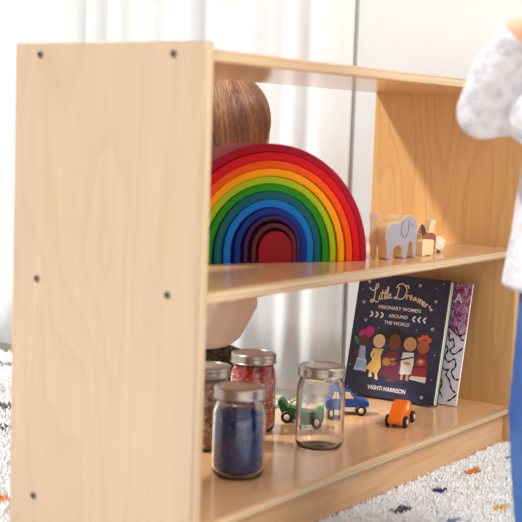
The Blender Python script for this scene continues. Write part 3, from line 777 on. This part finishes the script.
def hair(par, c, seed, length=.0, n=1500, part=(.02, -.02)):
    """scalp cap plus combed strands from a crown point"""
    x, y, z = c; rnd = random.Random(seed)
    bm = bmesh.new(); tl = bm.verts.layers.float.new('tone')
    rx, ry, rz = .0765, .0875, .0835; cy = y - .008; cz = z + .012
    def pt(th, ph, k=1.0):
        return Vector((x + rx * k * math.sin(th) * math.cos(ph), cy + ry * k * math.sin(th) * math.sin(ph), cz + rz * k * math.cos(th)))
    def limit(ph):   # lowest polar angle: low at the nape and ears, high on the brow
        f = .5 + .5 * math.sin(ph)      # 1 at the front (+y)
        return 2.32 + length - 1.22 * f ** 1.6
    nu, nv = 40, 16; rows = []
    top = bm.verts.new(pt(0, 0)); top[tl] = .35
    for i in range(1, nv + 1):
        row = []
        for k in range(nu):
            ph = 2 * PI * k / nu; v = bm.verts.new(pt(limit(ph) * i / nv, ph, .985)); v[tl] = .42; row.append(v)
        rows.append(row)
    for k in range(nu): bm.faces.new((top, rows[0][k], rows[0][(k + 1) % nu]))
    for a, b in zip(rows, rows[1:]):
        for k in range(nu): bm.faces.new((a[k], b[k], b[(k + 1) % nu], a[(k + 1) % nu]))
    for s in range(n):
        ph0 = rnd.uniform(0, 2 * PI); i0 = rnd.random() ** 1.2 * .5; i1 = min(1.03, i0 + rnd.uniform(.5, .8))
        sw = rnd.gauss(.55, .18); lift = rnd.uniform(1.0, 1.022); tone = min(1, max(0, .5 + .35 * noise.noise(Vector((4 * math.cos(ph0), 4 * math.sin(ph0), seed))) + rnd.gauss(0, .10)))
        pts, rs = [], []
        for q in range(7):
            s_ = i0 + (i1 - i0) * q / 6; ph = ph0 + sw * (s_ - i0) ** .8 * 1.1
            pts.append(pt(limit(ph) * s_, ph, lift + .004 * math.sin(q))); rs.append(.0021 * (1 - .65 * q / 6))
        b0 = len(bm.verts); 
        rings = []
        for q, p in enumerate(pts):
            tgt = (pts[min(q + 1, 6)] - pts[max(q - 1, 0)]).normalized(); nr = (p - Vector((x, cy, cz))).normalized(); sd = tgt.cross(nr).normalized()
            vs = [bm.verts.new(p + sd * rs[q]), bm.verts.new(p + nr * rs[q] * .6), bm.verts.new(p - sd * rs[q])]
            for v in vs: v[tl] = tone
            rings.append(vs)
        for a, b in zip(rings, rings[1:]):
            bm.faces.new((a[0], a[1], b[1], b[0])); bm.faces.new((a[1], a[2], b[2], b[1]))
    return obj('hair', bm, M_hair, par, True, False)
def hand(wrist, d, up, side, s=1.0, curl=.5):
    """chains of a small hand: palm, four unequal bent fingers, a thumb from the side"""
    w = Vector(wrist); d = Vector(d).normalized(); up = Vector(up); up = (up - d * up.dot(d)).normalized(); r = d.cross(up) * side
    ch = [[(w, .0135 * s), (w + d * .018 * s, (.0145 * s,) * 3), (w + d * .032 * s + r * .006 * s, .0115 * s)], [(w + d * .03 * s - r * .008 * s, .0105 * s), (w + d * .012 * s - r * .004 * s, .012 * s)]]
    for k, (off, ln) in enumerate(((-.0145, .030), (-.005, .034), (.005, .032), (.0145, .025))):
        p0 = w + d * .034 * s + r * off * s; a1, a2 = curl * .9, curl * 1.9
        p1 = p0 + (d * math.cos(a1) - up * math.sin(a1)) * ln * .5 * s; p2 = p1 + (d * math.cos(a2) - up * math.sin(a2)) * ln * .5 * s
        ch.append([(p0, .0052 * s), (p1, .0047 * s), (p2, .004 * s)])
    t0 = w + d * .012 * s - r * .013 * s; t1 = t0 + (d * .6 - r * .6 - up * .35) * .017 * s; t2 = t1 + (d * .85 - r * .1 - up * .4) * .014 * s
    ch.append([(t0, .0068 * s), (t1, .0058 * s), (t2, .0046 * s)])
    return ch

# --- child standing in front of the shelf, left side to the camera, facing the shelf
A = thing('person', 'child in white lacy top and blue jeans standing in front of the shelf, hand raised', 'person', (.3055, -.3330, RUG_B + .004))
HA = (0, .018, .772)
b_ch = [[((0, 0, .40), (.072, .058, .05)), ((0, .004, .50), (.074, .062, .05)), ((0, 0, .59), (.080, .056, .05))], [((-.075, 0, .628), .034), ((.075, 0, .628), .034)],
        [((0, -.002, .64), .034), ((0, .004, .73), .031)]]
b_ch += head_chains(HA)
for s in (-1, 1):
    b_ch.append([((s * .040, 0, .385), .054), ((s * .046, .010, .21), .038), ((s * .046, -.006, .12), .034), ((s * .048, -.010, .045), .025)])
    b_ch.append([((s * .048, -.014, .028), .024), ((s * .052, .060, .022), (.026, .035, .018))])
b_ch.append([((.085, 0, .63), .030), ((.112, -.012, .53), .025), ((.104, .045, .445), .018)])
b_ch += hand((.102, .062, .425), (-.1, .5, -.8), (0, .8, .5), 1, .95, .45)
Lsh, Lel, Lwr = (-.085, -.010, .628), (-.108, .088, .551), (-.142, .040, .634)
b_ch.append([(Lsh, .030), (Lel, .024), (Lwr, .017)])
b_ch += hand(Lwr, (.0, -.95, .22), (-1, 0, .2), -1, .95, .4)
blob('body', b_ch, .0042, M_skin, A, 4)
face(A, HA); hair(A, HA, 5, .35, 900)
lace = mat('white_lace_fabric', srgb(240, 240, 243), .85); t = NT(lace)
hgt = t.math('ADD', t.noise(t.coords((1, 1, 1)), 70, 3, .6), t.math('MULTIPLY', t.noise(t.coords((1, 1, 1)), 220, 2), .5))
t.bump(hgt, .75, .006)
t.l(t.ramp(t.noise(t.coords((1, 1, 1)), 75, 2), [(.35, srgb(190, 190, 198)), (.6, srgb(212, 212, 219))]), t.b.inputs['Base Color'])
s_ch = [[((0, .012, .358), (.112, .084, .016)), ((0, .010, .40), (.104, .080, .05)), ((0, .008, .50), (.086, .074, .05)), ((0, 0, .60), (.088, .064, .045))], [((-.080, 0, .630), .042), ((.080, 0, .630), .042)], [((0, 0, .655), (.058, .046, .022)), ((0, .002, .678), (.044, .042, .010))],
        [((.085, 0, .63), .040), ((.114, -.012, .53), .046), ((.110, .020, .490), .040)],
        [((-.085, -.010, .628), .040), ((-.092, .035, .592), .042), ((-.102, .075, .560), .037)],
        [((-.108, .090, .551), .032), ((-.124, .068, .590), .032), ((-.140, .048, .624), .022)],
        [((-.096, .025, .556), .046)]]
blob('lace_top', s_ch, .0045, lace, A, 6)
denim = mat('blue_denim', srgb(52, 92, 156), .8); t = NT(denim)
dn = t.noise(t.coords((700, 700, 120)), 1, 2); dl = t.noise(t.coords((1, 1, .5)), 18, 2)
t.l(t.mix(t.math('MULTIPLY', dn, .5), t.ramp(dl, [(.35, srgb(40, 78, 142)), (.7, srgb(72, 112, 174))]), srgb(36, 66, 122)), t.b.inputs['Base Color'])
t.bump(t.noise(t.coords((1, 1, 1)), 90, 2), .3, .003)
j_ch = [[((0, .004, .385), (.078, .064, .040))]]
for s in (-1, 1): j_ch.append([((s * .040, .006, .355), .056), ((s * .048, .014, .21), .052), ((s * .048, .006, .12), .050), ((s * .048, .000, .062), .048)])
blob('jeans', j_ch, .0045, denim, A, 4)
shoe = mat('white_shoe', srgb(230, 228, 224), .6); sole = mat('shoe_sole', srgb(180, 172, 164), .7)
for s in (-1, 1):
    sh_ = blob('shoe', [[((s * .048, -.022, .034), (.028, .030, .024)), ((s * .052, .030, .028), (.030, .03, .022)), ((s * .054, .066, .024), (.031, .034, .018))], [((s * .048, -.012, .052), (.028, .030, .012))]], .004, shoe, A, 4)
    blob('shoe_sole', [[((s * .048, -.022, .008), (.030, .033, .007)), ((s * .054, .066, .008), (.033, .037, .007))]], .003, sole, sh_, 2)

# --- child kneeling behind the shelf, back to the camera
fwd = math.radians(36)                      # faces away from the camera
Bp = thing('person', 'brown-haired child in pale shirt kneeling behind the bookcase, back turned', 'person', (.628, .440, RUG_B + .004), fwd - PI / 2)
HB = (.010, .020, .522)
b_ch = [[((-.038, .004, .155), (.046, .060, .05)), ((-.010, .012, .25), (.070, .058, .06)), ((0, .012, .345), (.084, .056, .05))], [((-.080, .010, .378), .034), ((.080, .010, .378), .034)], [((0, .006, .39), .034), ((0, .010, .46), .032)]]
b_ch += head_chains(HB)
for s in (-1, 1):
    b_ch.append([((s * .028 - .040, .01, .115), .042), ((s * .070, .15, .062), .042), ((s * .066, .06, .034), .034), ((s * .050, -.055, .030), .024), ((s * .048, -.105, .020), (.022, .03, .018))])
    b_ch.append([((s * .088, .010, .378), .029), ((s * .104, .065, .300), .023), ((s * .075, .135, .240), .017)])
    b_ch += hand((s * .073, .140, .237), (-s * .5, .8, -.3), (0, .3, .9), s, .9, .5)
blob('body', b_ch, .0045, M_skin, Bp, 4)
face(Bp, HB); hair(Bp, HB, 8, .10, 1700)
shirtm = mat('pale_shirt', srgb(226, 200, 182), .85); t = NT(shirtm)
t.bump(t.noise(t.coords((1, 1, .6)), 26, 2), .4, .01)
s_ch = [[((-.024, -.002, .180), (.078, .084, .034)), ((-.016, .0, .228), (.093, .086, .05)), ((-.012, .010, .30), (.090, .070, .05)), ((0, .012, .35), (.088, .064, .04))], [((-.083, .010, .378), .042), ((.083, .010, .378), .042)], [((0, .008, .405), (.046, .042, .014))]]
for s in (-1, 1): s_ch.append([((s * .088, .010, .378), .038), ((s * .104, .065, .300), .034), ((s * .080, .126, .245), .024)])
blob('shirt', s_ch, .005, shirtm, Bp, 6)
leo = mat('dark_print_leggings', srgb(74, 52, 40), .8); t = NT(leo)
vo = t.n('ShaderNodeTexVoronoi', feature='DISTANCE_TO_EDGE'); vo.inputs['Scale'].default_value = 75; t.l(t.coords((1, 1, 1)), vo.inputs['Vector'])
t.l(t.ramp(vo.outputs['Distance'], [(.08, srgb(38, 26, 22)), (.2, srgb(96, 70, 52)), (.45, srgb(58, 40, 32))]), t.b.inputs['Base Color'])
l_ch = [[((-.040, .004, .140), (.056, .074, .050))]]
for s in (-1, 1): l_ch.append([((s * .028 - .040, .01, .115), .050), ((s * .070, .15, .064), .049), ((s * .066, .06, .044), .041), ((s * .050, -.055, .036), .032)])
blob('leggings', l_ch, .005, leo, Bp, 4)

# ------------------------------------------------------------------ light
w = bpy.data.worlds.new('World'); sc.world = w; w.use_nodes = True
w.node_tree.nodes['Background'].inputs['Color'].default_value = (1.0, .993, .985, 1)
w.node_tree.nodes['Background'].inputs['Strength'].default_value = .84
sun = bpy.data.lights.new('window_sun', 'SUN'); sun.energy = 3.5; sun.angle = math.radians(5); sun.color = (1, .98, .94)
so = bpy.data.objects.new('window_sun', sun); COL.objects.link(so)
so.rotation_euler = Vector((.62, -.65, -1.0)).to_track_quat('-Z', 'Y').to_euler()

wl = bpy.data.lights.new('front_fill', 'AREA'); wl.shape = 'RECTANGLE'; wl.size = 2.2; wl.size_y = 1.6; wl.energy = 105; wl.color = (1, .98, .97)  # added fill lamp brightening the rug and kick board, not an actual window
wo = bpy.data.objects.new('front_fill', wl); COL.objects.link(wo); wo.location = (.95, -2.1, 2.3)
wo.rotation_euler = (Vector((.5, .1, .1)) - Vector(wo.location)).to_track_quat('-Z', 'Y').to_euler()

# ------------------------------------------------------------------ camera
cam = bpy.data.cameras.new('Camera'); co = bpy.data.objects.new('Camera', cam); COL.objects.link(co)
pit, roll, yaw = math.radians(-5.79714736), math.radians(1.91858283), math.radians(34.29249127)
d = Vector((math.cos(pit) * math.cos(yaw), math.cos(pit) * math.sin(yaw), math.sin(pit)))
r = d.cross(Vector((0, 0, 1))).normalized(); u = r.cross(d)
r2 = r * math.cos(roll) + u * math.sin(roll); u2 = -r * math.sin(roll) + u * math.cos(roll)
C0 = Vector((-1.13414848, -.85728099, .51476799))
co.matrix_world = Matrix(((r2.x, u2.x, -d.x, C0.x), (r2.y, u2.y, -d.y, C0.y), (r2.z, u2.z, -d.z, C0.z), (0, 0, 0, 1)))
cam.sensor_width = 36; cam.lens = 1290.3317 * 36 / 522
cam.clip_start = .05
cam.dof.use_dof = True; cam.dof.focus_distance = 2.14; cam.dof.aperture_fstop = 6.3
sc.camera = co
sc.cycles.transparent_max_bounces = 48
sc.view_settings.view_transform = 'Standard'; sc.view_settings.look = 'None'
sc.view_settings.exposure = 0.0; sc.view_settings.gamma = 1.0
